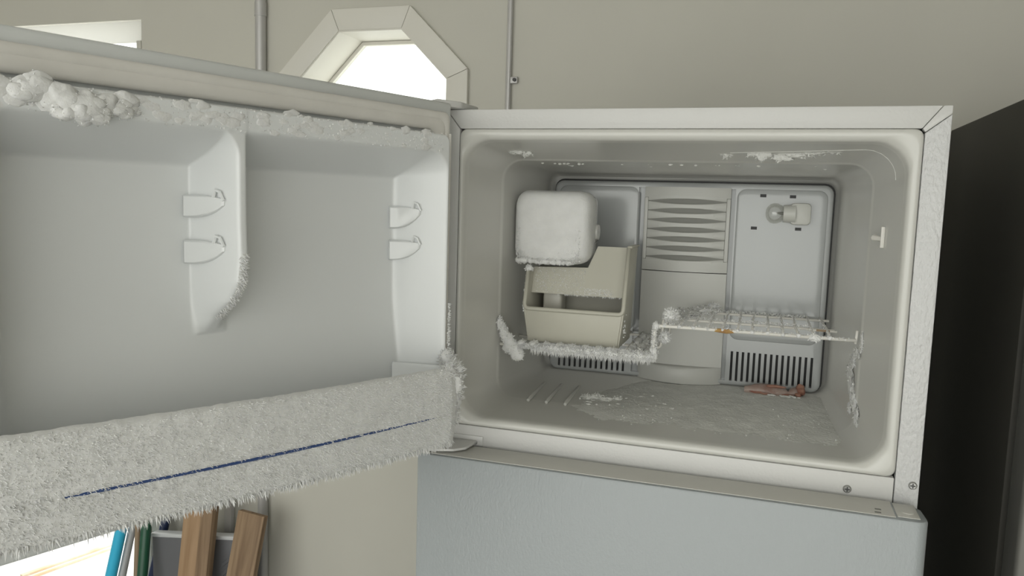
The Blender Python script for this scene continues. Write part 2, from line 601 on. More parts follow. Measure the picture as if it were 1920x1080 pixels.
Ro = (a_ + 0.0006, W - b_ - 0.0006, zL, ZT - mt - 0.0006)
Ri = (0.0345, 0.7005, 1.1830, 1.6495)
rings = []
for t, y, r in ((0, 0.008, 0.012), (0, -0.001, 0.012), (0.10, -0.0035, 0.014), (0.35, -0.0050, 0.022), (0.65, -0.0035, 0.034), (0.86, -0.0005, 0.042), (0.96, 0.004, 0.045), (1.0, 0.0095, 0.046)):
    rings.append([(p[0], y, p[1]) for p in rrect(*[lerp(Ro[i], Ri[i], t) for i in range(4)], r)])
for rect, y, r in (((0.0355, 0.6995, 1.1833, 1.6485), 0.0125, 0.046), ((0.0362, 0.6988, 1.1835, 1.6478), 0.016, 0.046), ((0.049, 0.6780, 1.1830, 1.6300), 0.145, 0.040), ((0.0505, 0.6765, 1.1835, 1.6285), 0.1495, 0.038),
                   ((0.0516, 0.6752, 1.1838, 1.6272), 0.1515, 0.036), ((0.0524, 0.6744, 1.1842, 1.6264), 0.158, 0.035),
                   ((0.060, 0.6520, 1.1885, 1.6165), 0.440, 0.022), ((0.066, 0.646, 1.194, 1.611), 0.447, 0.018)):
    rings.append([(p[0], y, p[1]) for p in rrect(*rect, r)])
liner = link('freezer_liner', loft(bmesh.new(), rings, cap1=True), 'liner', fr, angle=50)
tag(liner, label='pale glossy moulded freezer interior with frost patches')

# little ribs on the freezer floor
for x0, x1 in ((0.1165, 0.108), (0.1516, 0.144), (0.1873, 0.181)):
    link('floor_rib', mktube([(x0, 0.139, 1.1855), (x0, 0.146, 1.1868), (x1, 0.28, 1.1870), (x1, 0.288, 1.1862)], [0.0030, 0.0042, 0.0030, 0.0022], 8), 'liner', liner)

# shelf clip on the right wall
clip = link('shelf_clip', mkbox(0.6830, 0.6885, 0.078, 0.083, 1.498, 1.530, 0.001), 'wire', liner)
link('shelf_clip', mktube([(0.6860, 0.082, 1.5115), (0.676, 0.100, 1.5125)], [0.0038, 0.0048], 8), 'wire', liner)

# ---- back panel (evaporator cover)
PY = 0.412
bm = prism(bmesh.new(), rrect(0.0815, 0.639, 1.1905, 1.6015, 0.018, 5), PY, PY + 0.026, 0.0)
es = [e for e in bm.edges if all(abs(v.co.y - PY) < 1e-5 for v in e.verts)]
bmesh.ops.bevel(bm, geom=es, offset=0.007, segments=3, affect='EDGES', profile=0.6)
cut = bmesh.new()
for i in range(15):
    x = 0.4672 + i * (0.6205 - 0.4672) / 14
    box(cut, x - 0.0024, x + 0.0024, PY - 0.02, PY + 0.018, 1.2005, 1.2615)
for i in range(13):
    x = 0.1040 + i * (0.2450 - 0.1040) / 12
    box(cut, x - 0.0024, x + 0.0024, PY - 0.02, PY + 0.018, 1.1985, 1.245)
for x, z in ((0.5085, 1.5785), (0.5640, 1.5778), (0.4945, 1.5140), (0.5775, 1.5150)):
    box(cut, x - 0.0058, x + 0.0058, PY - 0.02, PY + 0.020, z - 0.0030, z + 0.0030)
box(cut, 0.262, 0.456, PY - 0.02, PY + 0.012, 1.20, 1.59)
back = link('back_panel', booleaned(bm, cut), 'panel', fr, angle=40)
tag(back, label='glossy white back panel with vent slots and a lamp')
link('panel_gap_shade', prism(bmesh.new(), rrect(0.0785, 0.6425, 1.1895, 1.6050, 0.020, 5), PY + 0.014, PY + 0.030), 'black', back)  # black backing put in to darken the shadow gap round the panel
for x, z in ((0.5085, 1.5785), (0.5640, 1.5778), (0.4945, 1.5140), (0.5775, 1.5150)):
    link('lamp_cover_slot', mkbox(x - 0.0058, x + 0.0058, PY - 0.0026, PY + 0.010, z - 0.0030, z + 0.0030), 'black', back, smooth=False)


# raised panes of the panel left and right of the column (soft pillow edges)
def pillow(x0, x1, z0, z1, r, y0, h, name):
    rg = []
    for ins, yy in ((0, y0 + 0.002), (0.001, y0), (0.004, y0 - h * 0.55), (0.009, y0 - h * 0.92), (0.016, y0 - h)):
        rg.append([(p[0], yy, p[1]) for p in rrect(x0 + ins, x1 - ins, z0 + ins, z1 - ins, max(r - ins * 0.5, 0.004), 5)])
    return link(name, loft(bmesh.new(), rg, cap1=True), 'panel', back, angle=60)


pillow(0.458, 0.630, 1.285, 1.592, 0.018, PY, 0.0022, 'raised_pane')
pillow(0.091, 0.2640, 1.285, 1.592, 0.018, PY, 0.0022, 'raised_pane')

# centre column, a convex air tower
CX, CH = 0.3615, 0.0860      # centre and half width


def col_y(x, bulge, base=PY):
    t = (x - CX) / CH
    return base - 0.004 - bulge * (1 - t * t)


def colsheet(z0, z1, b0, b1, hw=CH, nx=24, nz=6, ybase=PY):
    V, F = [], []
    for j in range(nz + 1):
        q = j / nz
        z = lerp(z0, z1, q)
        for i in range(nx + 1):
            x = CX - hw + 2 * hw * i / nx
            V.append((x, col_y(x, lerp(b0, b1, q), ybase), z))
    for j in range(nz):
        for i in range(nx):
            p = j * (nx + 1) + i
            F.append((p, p + 1, p + nx + 2, p + nx + 1))
    return V, F


def solid_sheet(name, z0, z1, b0, b1, m, hw=CH, depth=0.014, parent=back, nz=6):
    V, F = colsheet(z0, z1, b0, b1, hw, nz=nz)
    n = len(V)
    nx = 24
    V2 = [(x, PY + depth, z) for x, y, z in V]
    F2 = list(F) + [tuple(i + n for i in f[::-1]) for f in F]
    rim = [i for i in range(nx + 1)] + [(j + 1) * (nx + 1) + nx for j in range(nz)] + \
          [nz * (nx + 1) + i for i in range(nx - 1, -1, -1)] + [j * (nx + 1) for j in range(nz - 1, 0, -1)]
    for k in range(len(rim)):
        p, q = rim[k], rim[(k + 1) % len(rim)]
        F2.append((q, p, p + n, q + n))
    return raw(name, V + V2, F2, m, parent, True, 30)


solid_sheet('column_top', 1.5705, 1.5915, 0.016, 0.019, 'column')
solid_sheet('column_cheek', 1.4205, 1.4425, 0.019, 0.016, 'column')
solid_sheet('column_front', 1.2255, 1.4185, 0.011, 0.011, 'column')
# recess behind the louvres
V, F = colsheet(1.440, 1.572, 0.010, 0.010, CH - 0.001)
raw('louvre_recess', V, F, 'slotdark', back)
for s in (-1, 1):
    x0, x1 = sorted((CX + s * CH, CX + s * (CH - 0.0075)))
    link('column_side', mkbox(x0, x1, PY - 0.0075, PY + 0.012, 1.4430, 1.5700, 0.0015), 'column', back)
# eight louvre slats, thinner in the middle so that the gaps are lens-shaped
zs0, zs1 = 1.5627, 1.4481
pit = (zs0 - zs1) / 6
for k in range(8):
    zc = zs0 + pit / 2 - k * pit
    V, F = [], []
    nx = 24
    hw = CH - 0.008
    for i in range(nx + 1):
        x = CX - hw + 2 * hw * i / nx
        t = (x - CX) / hw
        hh = pit * (0.5 - 0.045 - 0.215 * (1 - t * t))
        if k in (0, 7):
            hh = min(hh, 0.0085)
        yy = col_y(x, 0.0165)
        for dz, dy in ((-hh, 0.010), (-hh, 0.0015), (-hh * 0.75, 0.0), (hh * 0.75, 0.0), (hh, 0.0015), (hh, 0.010)):
            V.append((x, yy + dy, zc + dz))
    for i in range(nx):
        for j in range(6):
            p, q = i * 6 + j, i * 6 + (j + 1) % 6
            F.append((p, q, q + 6, p + 6))
    F += [tuple(range(6))[::-1], tuple(range(nx * 6, nx * 6 + 6))]
    raw('louvre_slat', V, F, 'column', back, True, 40)
# drum at the foot of the column
rg = []
for z, b in ((1.1895, 0.034), (1.192, 0.036), (1.219, 0.036), (1.2235, 0.033), (1.2250, 0.028)):
    rg.append([(CX - 0.086 + 0.172 * i / 24, PY + 0.004 - b * math.sin(PI * i / 24) ** 0.8, z) for i in range(25)] + [(CX + 0.086, PY + 0.01, z), (CX - 0.086, PY + 0.01, z)])
link('column_foot', loft(bmesh.new(), rg, cap0=True, cap1=True), 'column', back, angle=40)

# lamp: socket with bayonet collar and a clear bulb
sk = link('lamp_socket', prism(bmesh.new(), rrect(0.560, 0.5985, 1.5235, 1.5655, 0.008, 4), PY - 0.024, PY - 0.001, 0.003), 'socket', back)
link('socket_collar', mktube([(0.548, PY - 0.016, 1.5445), (0.570, PY - 0.016, 1.5445)], [0.0165, 0.0185], 16), 'socket', back)
bm = bmesh.new()
prof = [(0.551, 0.010), (0.548, 0.0125), (0.5440, 0.0165), (0.538, 0.0195), (0.531, 0.0205), (0.524, 0.0185), (0.5185, 0.0135), (0.5155, 0.007), (0.5148, 0.001)]
loft(bm, [[(x, PY - 0.018 + r * math.cos(2 * PI * k / 18), 1.5445 + r * math.sin(2 * PI * k / 18)) for k in range(18)] for x, r in prof], cap1=True)
link('light_bulb', bm, 'bulb', back, angle=180)
link('bulb_stem', mktube([(0.560, PY - 0.018, 1.5445), (0.543, PY - 0.018, 1.5450), (0.534, PY - 0.018, 1.546)], [0.004, 0.0025, 0.001], 8), 'slotdark', back)

# ---- frost inside the freezer (part of the refrigerator)
fz = Frost()
# crust on the floor
nx, ny = 150, 84
V, F = [], []
for j in range(ny + 1):
    y = 0.040 + (0.410 - 0.040) * j / ny
    for i in range(nx + 1):
        x = 0.090 + (0.668 - 0.090) * i / nx
        p = Vector((x, y, 0))
        nz_ = noise.noise(p * 14) * 0.5 + noise.noise(p * 45) * 0.35 + noise.noise(p * 130) * 0.3
        # more frost right of the middle, bare left rear part
        lim = 0.225 - 0.10 * (0.30 - y) if y < 0.30 else 0.235 + (y - 0.30) * 0.3
        m_ = sstep((x - lim + 0.05) / 0.12)
        edge = min(sstep((y - 0.030) / 0.13), sstep((0.670 - x) / 0.030))
        hgt = -0.0030 + 0.0042 * m_ + 0.0026 * nz_ * (0.3 + 0.7 * m_) - 0.004 * (1 - edge)
        V.append((x, y, 1.1840 + 0.0032 * (y - 0.1) / 0.33 + 0.0008 + hgt))
for j in range(ny):
    for i in range(nx):
        p = j * (nx + 1) + i
        F.append((p, p + 1, p + nx + 2, p + nx + 1))
fz.add(V, F)
fo = fz.build('floor_frost', 'frost_grey', fr, 'rough grey frost crust over the freezer floor')
fz = Frost()
for _ in range(22):
    x = random.uniform(0.20, 0.40)
    y = random.uniform(0.13, 0.24) + 0.03 * random.random()
    fz.lump((x, y, 1.187), (random.uniform(0.002, 0.006), random.uniform(0.002, 0.006), random.uniform(0.001, 0.0025)), 0.7, 160, 2)
for _ in range(110):
    x = random.uniform(0.25, 0.65)
    y = random.uniform(0.05, 0.36)
    r = random.uniform(0.0006, 0.0016)
    fz.lump((x, y, 1.1875), (r, r, r), 0.5, 300, 1)
for (x, y, s) in ((0.232, 0.213, 0.016), (0.25, 0.20, 0.013), (0.215, 0.20, 0.011), (0.27, 0.215, 0.010)):
    fz.lump((x, y, 1.187), (s, s * 0.8, s * 0.45), 0.55, 90, 3, 80, 0.004)
fz.build('floor_frost', 'frost_grey', fr, 'pale frost crumbs scattered on the freezer floor')

# ceiling frost
fz = Frost()


def ceil_z(y):
    return 1.6478 - (1.6478 - 1.6300) * (y - 0.016) / 0.129 if y < 0.145 else 1.6238


def hang(x, y, w, n, l, z=None):
    P = np.stack([x + rng.uniform(-w, w, n), y + rng.uniform(-0.006, 0.006, n), np.full(n, (z or ceil_z(y)) + 0.0005)], 1)
    fz.needles(P, np.tile([0.1, -0.5, -1.0], (n, 1)), l * 0.3, l, 0.0016, 0.45)


for x, y, w, h in ((0.098, 0.085, 0.016, 0.004), (0.115, 0.09, 0.010, 0.006), (0.447, 0.095, 0.010, 0.004), (0.492, 0.085, 0.014, 0.006), (0.505, 0.085, 0.012, 0.009),
                   (0.536, 0.09, 0.016, 0.009), (0.555, 0.085, 0.018, 0.006), (0.575, 0.08, 0.014, 0.003), (0.600, 0.07, 0.018, 0.0015)):
    fz.lump((x, y, ceil_z(y)), (w, 0.006, h), 0.6, 110, 3, 60, 0.005, 0.0012)
for i in range(24):
    x = random.uniform(0.12, 0.62)
    y = random.choice((0.165, 0.17, 0.18, 0.24))
    r = random.uniform(0.0006, 0.0018)
    fz.lump((x, y, 1.6235), (r * 1.8, r, r), 0.7, 250, 2)
tube_pts = []
for i in range(40):
    t = i / 39
    x = 0.455 + 0.194 * t
    y = 0.080 - 0.03 * t
    tube_pts.append((x, y, ceil_z(y) - 0.0002))
for i in range(1, 14):
    a = PI / 2 * i / 13
    tube_pts.append((0.6493 + 0.0438 * math.sin(a), 0.05, 1.5991 + 0.0438 * math.cos(a)))
bm = bmesh.new()
tube(bm, tube_pts, [0.0006 + 0.0005 * abs(noise.noise(Vector(p) * 200)) for p in tube_pts], 5)
fz.add([tuple(v.co) for v in bm.verts], [tuple(v.index for v in f.verts) for f in bm.faces])
bm.free()
fz.build('ceiling_frost', 'frost_grey', fr, 'white frost tufts and ridge under the freezer ceiling')

# frost on the right wall and around the left shelf end
fz = Frost()
for x, y, z, r in ((0.667, 0.125, 1.318, (0.003, 0.012, 0.008)), (0.666, 0.150, 1.300, (0.003, 0.014, 0.010)), (0.665, 0.165, 1.275, (0.004, 0.020, 0.012)), (0.665, 0.155, 1.262, (0.004, 0.014, 0.014)),
                   (0.666, 0.135, 1.246, (0.004, 0.012, 0.010)), (0.667, 0.115, 1.236, (0.003, 0.010, 0.010)), (0.668, 0.105, 1.222, (0.003, 0.010, 0.010)), (0.667, 0.15, 1.218, (0.0025, 0.010, 0.006)), (0.669, 0.10, 1.205, (0.003, 0.008, 0.012)), (0.6685, 0.101, 1.34, (0.0015, 0.003, 0.012))):
    y += 0.045
    r = (r[0] * 0.9, r[1] * 2.1, r[2] * 1.25)
    x = 0.6744 - 0.0224 * (y - 0.158) / 0.282 if y > 0.152 else 0.6768
    fz.lump((x, y, z), r, 0.7, 100, 3, 60, 0.004, 0.0011)
fz.build('wall_frost', 'frost', fr, 'ragged white frost patch on the right freezer wall')

# ---- fresh-food door below
td, zD = 0.080, 1.1355
rg = []
for ins, z in ((0.004, 0.110), (0.0, 0.114), (0.0, zD - 0.004), (0.0012, zD - 0.0012), (0.004, zD)):
    x0, x1, y0, y1, r = -0.0065 + ins, 0.752 - ins, -td + ins, -0.012 - ins, 0.016
    pts = [(x0, y1), (x0, y0 + 0.003), (x0 + 0.001, y0 + 0.001), (x0 + 0.003, y0)]
    pts += [(x1 - r + r * math.sin(t), y0 + r - r * math.cos(t)) for t in [PI / 2 * k / 8 for k in range(9)]]
    pts += [(x1 - 0.002, y1 - 0.016), (x1 - 0.012, y1)]
    rg.append([(p[0], p[1], z) for p in pts])
fd = link('fridge_door', loft(bmesh.new(), rg, cap0=True, cap1=True), 'enamel', fr, angle=35)
tag(fd, label='white lower refrigerator door, closed')
link('door_top_cap', mkbox(0.012, 0.7108, -td + 0.006, -0.0135, zD - 0.002, zD + 0.0009, 0.0006), 'cap', fd)
link('door_top_cap', mkbox(0.7135, 0.742, -td + 0.010, -0.018, zD - 0.002, zD + 0.0009, 0.0006), 'cap', fd)
link('cap_button', mktube([(0.729, -0.050, zD), (0.729, -0.050, zD + 0.002)], 0.008, 14), 'cap', fd)
for x, y in ((0.6905, -0.0535), (0.689, -0.066)):
    link('cap_slot', mkbox(x - 0.004, x + 0.004, y - 0.0022, y + 0.0022, zD + 0.0004, zD + 0.0013), 'slotdark', fd)
link('door_gasket', mkbox(0.012, W - 0.012, -0.012, -0.0012, 0.14, zD - 0.018, 0.002), 'gasket', fd)

# centre hinge
hg = link('centre_hinge', mkbox(0.0255, 0.080, -0.0032, -0.0005, 1.1335, 1.1510, 0.0008), 'strip', fr)
bm = bmesh.new()
prism(bm, [(0.0, -0.080), (0.050, -0.062), (0.066, -0.045), (0.070, -0.003), (0.018, -0.003), (-0.012, -0.060)], 1.1390, 1.1435, 0.0012, axis='z')
link('hinge_plate', bm, 'strip', hg)
link('hinge_pin', mktube([(0.006, -0.052, 1.136), (0.006, -0.052, 1.158)], 0.0055, 12), 'screw', hg)
screw(0.0672, 1.1402, -0.0032, hg, 0.0035)
# top hinge with its cover
th = link('top_hinge', prism(bmesh.new(), [(-0.022, -0.030), (0.004, -0.052), (0.030, -0.010), (0.034, 0.060), (-0.001, 0.060), (-0.012, 0.01)], 1.7005, 1.7115, 0.003, axis='z'), 'strip', fr)
link('hinge_pin', mktube([(0.002, -0.034, 1.690), (0.002, -0.034, 1.7095)], 0.005, 10), 'screw', th)

# ---- freezer door, swung open
PHI = math.radians(110.1)
DZ0 = 1.162
fdoor = link('freezer_door', booleaned(mkbox(0.0, 0.75, -0.055, 0.0, DZ0, 1.7065, 0.006, 3), mkbox(0.0505, 0.6995, -0.046, 0.05, 1.216, 1.6555)), 'flange', fr, loc=(0.022, -0.030, 0), rot=(0, 0, -PHI))
tag(fdoor, label='white freezer door swung open, inside rimmed with frost')
# gasket, a ring with folds
rg = []
for ins, n_, r in ((0.0215, -0.001, 0.010), (0.0215, 0.0045, 0.010), (0.0180, 0.0060, 0.010), (0.0180, 0.0105, 0.010), (0.0200, 0.0135, 0.012), (0.0235, 0.0150, 0.014), (0.0290, 0.0150, 0.014), (0.0305, 0.0140, 0.014), (0.0320, 0.0150, 0.015), (0.042, 0.0150, 0.016), (0.0460, 0.0130, 0.018), (0.0475, 0.0095, 0.020), (0.0475, 0.0060, 0.020), (0.0440, 0.0045, 0.020), (0.0440, -0.001, 0.020)):
    rg.append([(p[0], n_, p[1]) for p in rrect(ins, 0.75 - ins, DZ0 + ins, 1.7065 - ins, r, 5)])
gk = link('gasket', loft(bmesh.new(), rg), 'gasket', fdoor, angle=40)
# vertical folds of the gasket at the hinge corner
for s in (0.021, 0.030, 0.039):
    link('gasket_fold', mktube([(s, 0.0145, 1.225), (s, 0.0150, 1.655)], 0.0030, 6), 'gasket', fdoor)


def ramp(t, f=0.22):
    """linear 0..1 ramp with rounded ends"""
    t = min(1.0, max(0.0, t))
    k = 1.0 / (1.0 - f)
    if t < f:
        return k * t * t / (2 * f)
    if t > 1 - f:
        return 1 - k * (1 - t) ** 2 / (2 * f)
    return k * (t - f / 2)


def sdbox(s, z, s0, s1, z0, z1, r):
    """distance inside a rounded box, positive inside"""
    qx = abs(s - (s0 + s1) / 2) - (s1 - s0) / 2 + r
    qz = abs(z - (z0 + z1) / 2) - (z1 - z0) / 2 + r
    return -(math.hypot(max(qx, 0), max(qz, 0)) + min(max(qx, qz), 0) - r)


NB, NR = -0.030, 0.050
TIPZ = [(1.340, -0.060), (1.366, -0.034), (1.398, -0.006), (1.419, 0.024), (1.444, 0.044), (1.476, 0.050), (1.52, 0.048), (1.70, 0.048)]


def tip(z):
    if z <= TIPZ[0][0]:
        return TIPZ[0][1]
    for (za, na), (zb, nb) in zip(TIPZ[:-1], TIPZ[1:]):
        if z <= zb:
            return lerp(na, nb, (z - za) / (zb - za))
    return TIPZ[-1][1]


def height(s, z):
    do = sdbox(s, z, 0.0500, 0.7000, 1.2140, 1.6560, 0.020)      # outside of the raised rim
    out = ramp(do / 0.008, 0.4)
    di = sdbox(s, z, 0.0565, 0.690, 1.222, 1.6255, 0.040)
    base = NB + 0.022 * sstep((1.42 - z) / 0.20)
    wall = ramp(di / 0.046, 0.16)
    n = NR + (base - NR) * wall
    # divider rib
    t = tip(z)
    sl = 0.4165
    if z > 1.5905:
        q = min(1.0, (z - 1.5905) / 0.035)
        sl += 0.035 * (1 - math.sqrt(max(0.0, 1 - q * q)))
    if s > sl:
        h = 1 - ramp((s - sl) / 0.022, 0.3)
    elif s < 0.410:
        h = 1 - ramp((0.410 - s) / 0.024, 0.3)
    else:
        h = 1.0
    nr = base + (t - base) * h
    k = 0.006
    d = nr - n
    if t > base:
        m_ = max(n, nr)
        if abs(d) < k:
            m_ += (k - abs(d)) ** 2 / (4 * k) * min(1.0, h * 3)
        n = m_
    return n * out - 0.001 * (1 - out)


NS, NZ = 330, 246
S = np.linspace(0.0475, 0.7025, NS + 1)
Z = np.linspace(1.2115, 1.6585, NZ + 1)
V = [(s, height(s, z), z) for z in Z for s in S]
F = []
for j in range(NZ):
    for i in range(NS):
        p = j * (NS + 1) + i
        F.append((p, p + NS + 1, p + NS + 2, p + 1))
dl = raw('door_liner', V, F, 'doorliner', fdoor, True, 180)


def surf(s, z):
    e = 0.0015
    n = height(s, z)
    dx = (height(s + e, z) - height(s - e, z)) / (2 * e)
    dz = (height(s, z + e) - height(s, z - e)) / (2 * e)
    N = Vector((-dx, 1, -dz)).normalized()
    return Vector((s, n, z)), N


# four moulded shelf supports: a shallow pad with a rounded tapering lower edge
def support(sw0, nw0, sw1, nw1, zt, zb):
    """pad on the wall between (s,n) points base and tip; tapers towards the tip"""
    bm = bmesh.new()
    A = Vector((sw0, nw0, 0))
    B = Vector((sw1, nw1, 0))
    d = B - A
    nrm = Vector((d.y, -d.x, 0)).normalized()
    if nrm.x < 0:
        nrm = -nrm
    zm = (zt + zb) / 2
    prof = []
    for k in range(9):
        t = k / 8
        prof.append((t, zt - 0.004 * t ** 3))
    for k in range(9):
        t = 1 - k / 8
        prof.append((t * 0.98, lerp(zb, zt - 0.012, t ** 2.6)))
    rg = []
    for off, sc in ((-0.006, 1.0), (0.0040, 1.0), (0.0080, 0.95), (0.0098, 0.84)):
        ring = []
        for t, z in prof:
            p = A + d * (0.5 + (t - 0.5) * sc) + nrm * (off if off < 0 else off * (1.15 - 0.85 * t))
            ring.append((p.x, p.y, zm + (z - zm) * sc))
        rg.append(ring)
    loft(bm, rg, cap1=True)
    link('shelf_support', bm, 'doorliner', fdoor, angle=40)
    q = A + d * 0.74 + nrm * 0.003
    link('support_hook', mktube([(q.x, q.y, zt - 0.003), (q.x + d.x * 0.05, q.y + d.y * 0.05, zt + 0.006), (q.x + d.x * 0.16, q.y + d.y * 0.16, zt + 0.004), (q.x + d.x * 0.26, q.y + d.y * 0.26, zt - 0.006)], [0.0024, 0.0022, 0.0022, 0.0020], 6), 'doorliner', fdoor)


for zt, zb in ((1.5470, 1.5195), (1.4925, 1.4630)):
    support(0.4395, NB + 0.001, 0.4240, 0.028, zt, zb)
for zt, zb in ((1.5385, 1.5035), (1.4860, 1.4545)):
    support(0.1040, NB - 0.001, 0.0790, 0.012, zt, zb)


# retainer bar of the door shelf (curled ends)
def ztop(s):
    return 1.2915 + 0.042 * s


def zbot(s):
    return 1.1760 + 0.058 * s


path = [(0.112, -0.012), (0.098, 0.014), (0.086, 0.040), (0.0765, 0.062), (0.0745, 0.074), (0.080, 0.0825), (0.092, 0.0862)]
for i in range(1, 31):
    s = 0.092 + (0.700 - 0.092) * i / 30
    path.append((s, 0.0862 + 0.010 * math.sin(PI * (s - 0.092) / 0.62)))
path += [(0.708, 0.082), (0.708, 0.06), (0.702, 0.02)]
rgs = []
nrmls = []
for i, (s, n) in enumerate(path):
    p0 = Vector(path[max(i - 1, 0)])
    p1 = Vector(path[min(i + 1, len(path) - 1)])
    t = (p1 - p0).normalized()
    nv = Vector((-t.y, t.x))       # outward (towards the viewer)
    nrmls.append(nv)
    zt, zb = ztop(s), zbot(s)
    if i < 5:
        zt = ztop(0.09)
    ring = []
    for q, o in ((0.0, 0.0), (0.03, 0.0025), (0.10, 0.004), (0.5, 0.0065), (0.90, 0.004), (0.97, 0.0025), (1.0, 0.0), (0.97, -0.0045), (0.5, -0.002), (0.03, -0.0045)):
        ring.append((s + nv.x * o, n + nv.y * o, zb + (zt - zb) * q))
    rgs.append(ring)
bar = link('shelf_retainer', loft(bmesh.new(), rgs, cap0=True, cap1=True), 'doorliner', fdoor, angle=60)


def bar_pt(i_f, q, off):
    i = min(int(i_f), len(path) - 2)
    t = i_f - i
    s = lerp(path[i][0], path[i + 1][0], t)
    n = lerp(path[i][1], path[i + 1][1], t)
    nv = nrmls[i].lerp(nrmls[i + 1], t)
    return s + nv.x * off, n + nv.y * off, lerp(zbot(s), ztop(s), q), nv


link('shelf_floor', prism(bmesh.new(), [(0.074, zbot(0.074) + 0.012), (0.700, zbot(0.700) + 0.012), (0.700, zbot(0.700) + 0.017), (0.074, zbot(0.074) + 0.017)], 0.010, 0.0835), 'doorliner', fdoor)

# blue printed line along the bar
bl = bmesh.new()
ring = []
pts_t, pts_b = [], []
for k in range(80):
    i_f = 7.6 + (33.0 - 7.6) * k / 79
    s, n, z, nv = bar_pt(i_f, 0.405, 0.0094 - 0.0022 * abs(k / 79 - 0.55) / 0.5 + 0.0010 * noise.noise(Vector((k * 0.9, 3.0, 0))))
    pts_t.append((s, n, z))
tube(bl, pts_t, 0.0018, 6)
link('blue_line', bl, 'blue', fdoor)

# thick frost fur on the bar
fz = Frost()
NSX, NQ = 260, 44
V, F = [], []
lo, hi = 2.6, len(path) - 3.2
for j in range(NQ + 1):
    q = -0.05 + 1.10 * j / NQ
    for i in range(NSX + 1):
        i_f = lo + (hi - lo) * i / NSX
        s, n, z, nv = bar_pt(i_f, min(max(q, 0.0), 1.0), 0.0)
        prof = 0.0065 * (1 - (2 * min(max(q, 0), 1) - 1) ** 2) ** 0.6
        p = Vector((s, n, z))
        nz_ = noise.noise(p * 60) * 0.5 + noise.noise(p * 150) * 0.5
        th_ = 0.0034 + 0.0012 * nz_
        th_ *= min(1, (i_f - lo) / 0.6, (hi - i_f) / 1.0)
        g_ = abs(q - 0.405)
        if g_ < 0.035:
            th_ *= 0.45 + 0.55 * g_ / 0.035
        if q < 0 or q > 1:
            th_ = -0.004
            zz = z + (0.003 if q > 1 else -0.003)
        else:
            zz = z
        o = prof + th_
        V.append((s + nv.x * o, n + nv.y * o, zz + 0.0012 * noise.noise(p * 90)))
for j in range(NQ):
    for i in range(NSX):
        p = j * (NSX + 1) + i
        F.append((p, p + NSX + 1, p + NSX + 2, p + 1))
fz.add(V, F)
P, N = [], []
for _ in range(24000):
    i_f = random.uniform(lo + 0.3, hi - 0.2)
    # sample evenly along s on the long side
    if random.random() < 0.93:
        i_f = random.uniform(6.0, hi - 0.2)
    q = random.random()
    if abs(q - 0.405) < 0.020 and random.random() < 0.62:
        continue
    s, n, z, nv = bar_pt(i_f, q, 0.0)
    prof = 0.0065 * (1 - (2 * q - 1) ** 2) ** 0.6
    o = prof + 0.0026
    P.append((s + nv.x * o, n + nv.y * o, z))
    N.append((nv.x - 0.15, nv.y, -0.45 + 0.5 * q))
fz.needles(P, N, 0.0014, 0.0044, 0.0009, 0.36)
# fringe along the lower edge, longest nearer the hinge
P, N = [], []
for _ in range(1500):
    i_f = random.uniform(5.0, hi - 0.1)
    s, n, z, nv = bar_pt(i_f, 0.0, random.uniform(-0.002, 0.005))
    P.append((s, n, z + 0.001))
    N.append((nv.x * 0.2, nv.y * 0.2, -1))
P = np.array(P)
N = np.array(N)
w = 0.55 + 0.45 * np.exp(-((P[:, 0] - 0.30) / 0.16) ** 2)
for k in range(0, len(P), 100):
    ww = float(w[k:k + 100].mean())
sel = rng.uniform(0, 1, len(P)) < w
fz.needles(P[sel], N[sel], 0.005, 0.0125, 0.0015, 0.22)
fz.needles(P[~sel], N[~sel], 0.003, 0.008, 0.0014, 0.3)
# top edge fuzz
P, N = [], []
for _ in range(1500):
    i_f = random.uniform(4.0, 6.0 + (hi - 6.2) * random.random() ** 1.2)
    s, n, z, nv = bar_pt(i_f, 1.0, random.uniform(-0.004, 0.002))
    P.append((s, n, z - 0.001))
    N.append((nv.x * 0.5, nv.y * 0.5, 0.8))
fz.needles(P, N, 0.002, 0.0048, 0.0012, 0.45)
# frost knuckle at the hinge end
for c, r in (((0.062, 0.070, 1.286), (0.016, 0.017, 0.019)), ((0.068, 0.080, 1.270), (0.015, 0.014, 0.020)), ((0.060, 0.070, 1.245), (0.012, 0.014, 0.024)), ((0.061, 0.068, 1.220), (0.010, 0.014, 0.020)),
             ((0.057, 0.052, 1.303), (0.011, 0.012, 0.014)), ((0.085, 0.080, 1.286), (0.020, 0.011, 0.016)), ((0.105, 0.086, 1.288), (0.020, 0.008, 0.010))):
    fz.lump(c, r, 0.38, 80, 3, 260, 0.0066, 0.0012)
fz.build('retainer_frost', 'frost', fdoor, 'thick furry white frost coating the door shelf bar')

# frost along the top rim, on the divider rib and down the hinge side
fz = Frost()


def crust(fn, count, l0, l1, w, jit=0.6):
    P, N = [], []
    for _ in range(count):
        s, z = fn()
        p, n = surf(s, z)
        P.append(tuple(p))
        N.append(tuple(n))
    fz.needles(P, N, l0, l1, w, jit)


crust(lambda: (random.uniform(0.07, 0.69), random.uniform(1.622, 1.654)), 900, 0.0004, 0.0014, 0.0014, 0.9)
for _ in range(70):
    s = random.uniform(0.09, 0.69)
    z = random.uniform(1.624, 1.652)
    p, n = surf(s, z)
    r = random.uniform(0.002, 0.006)
    fz.lump(tuple(p), (r * 2.0, r * 0.16, r), 0.6, 150, 2)
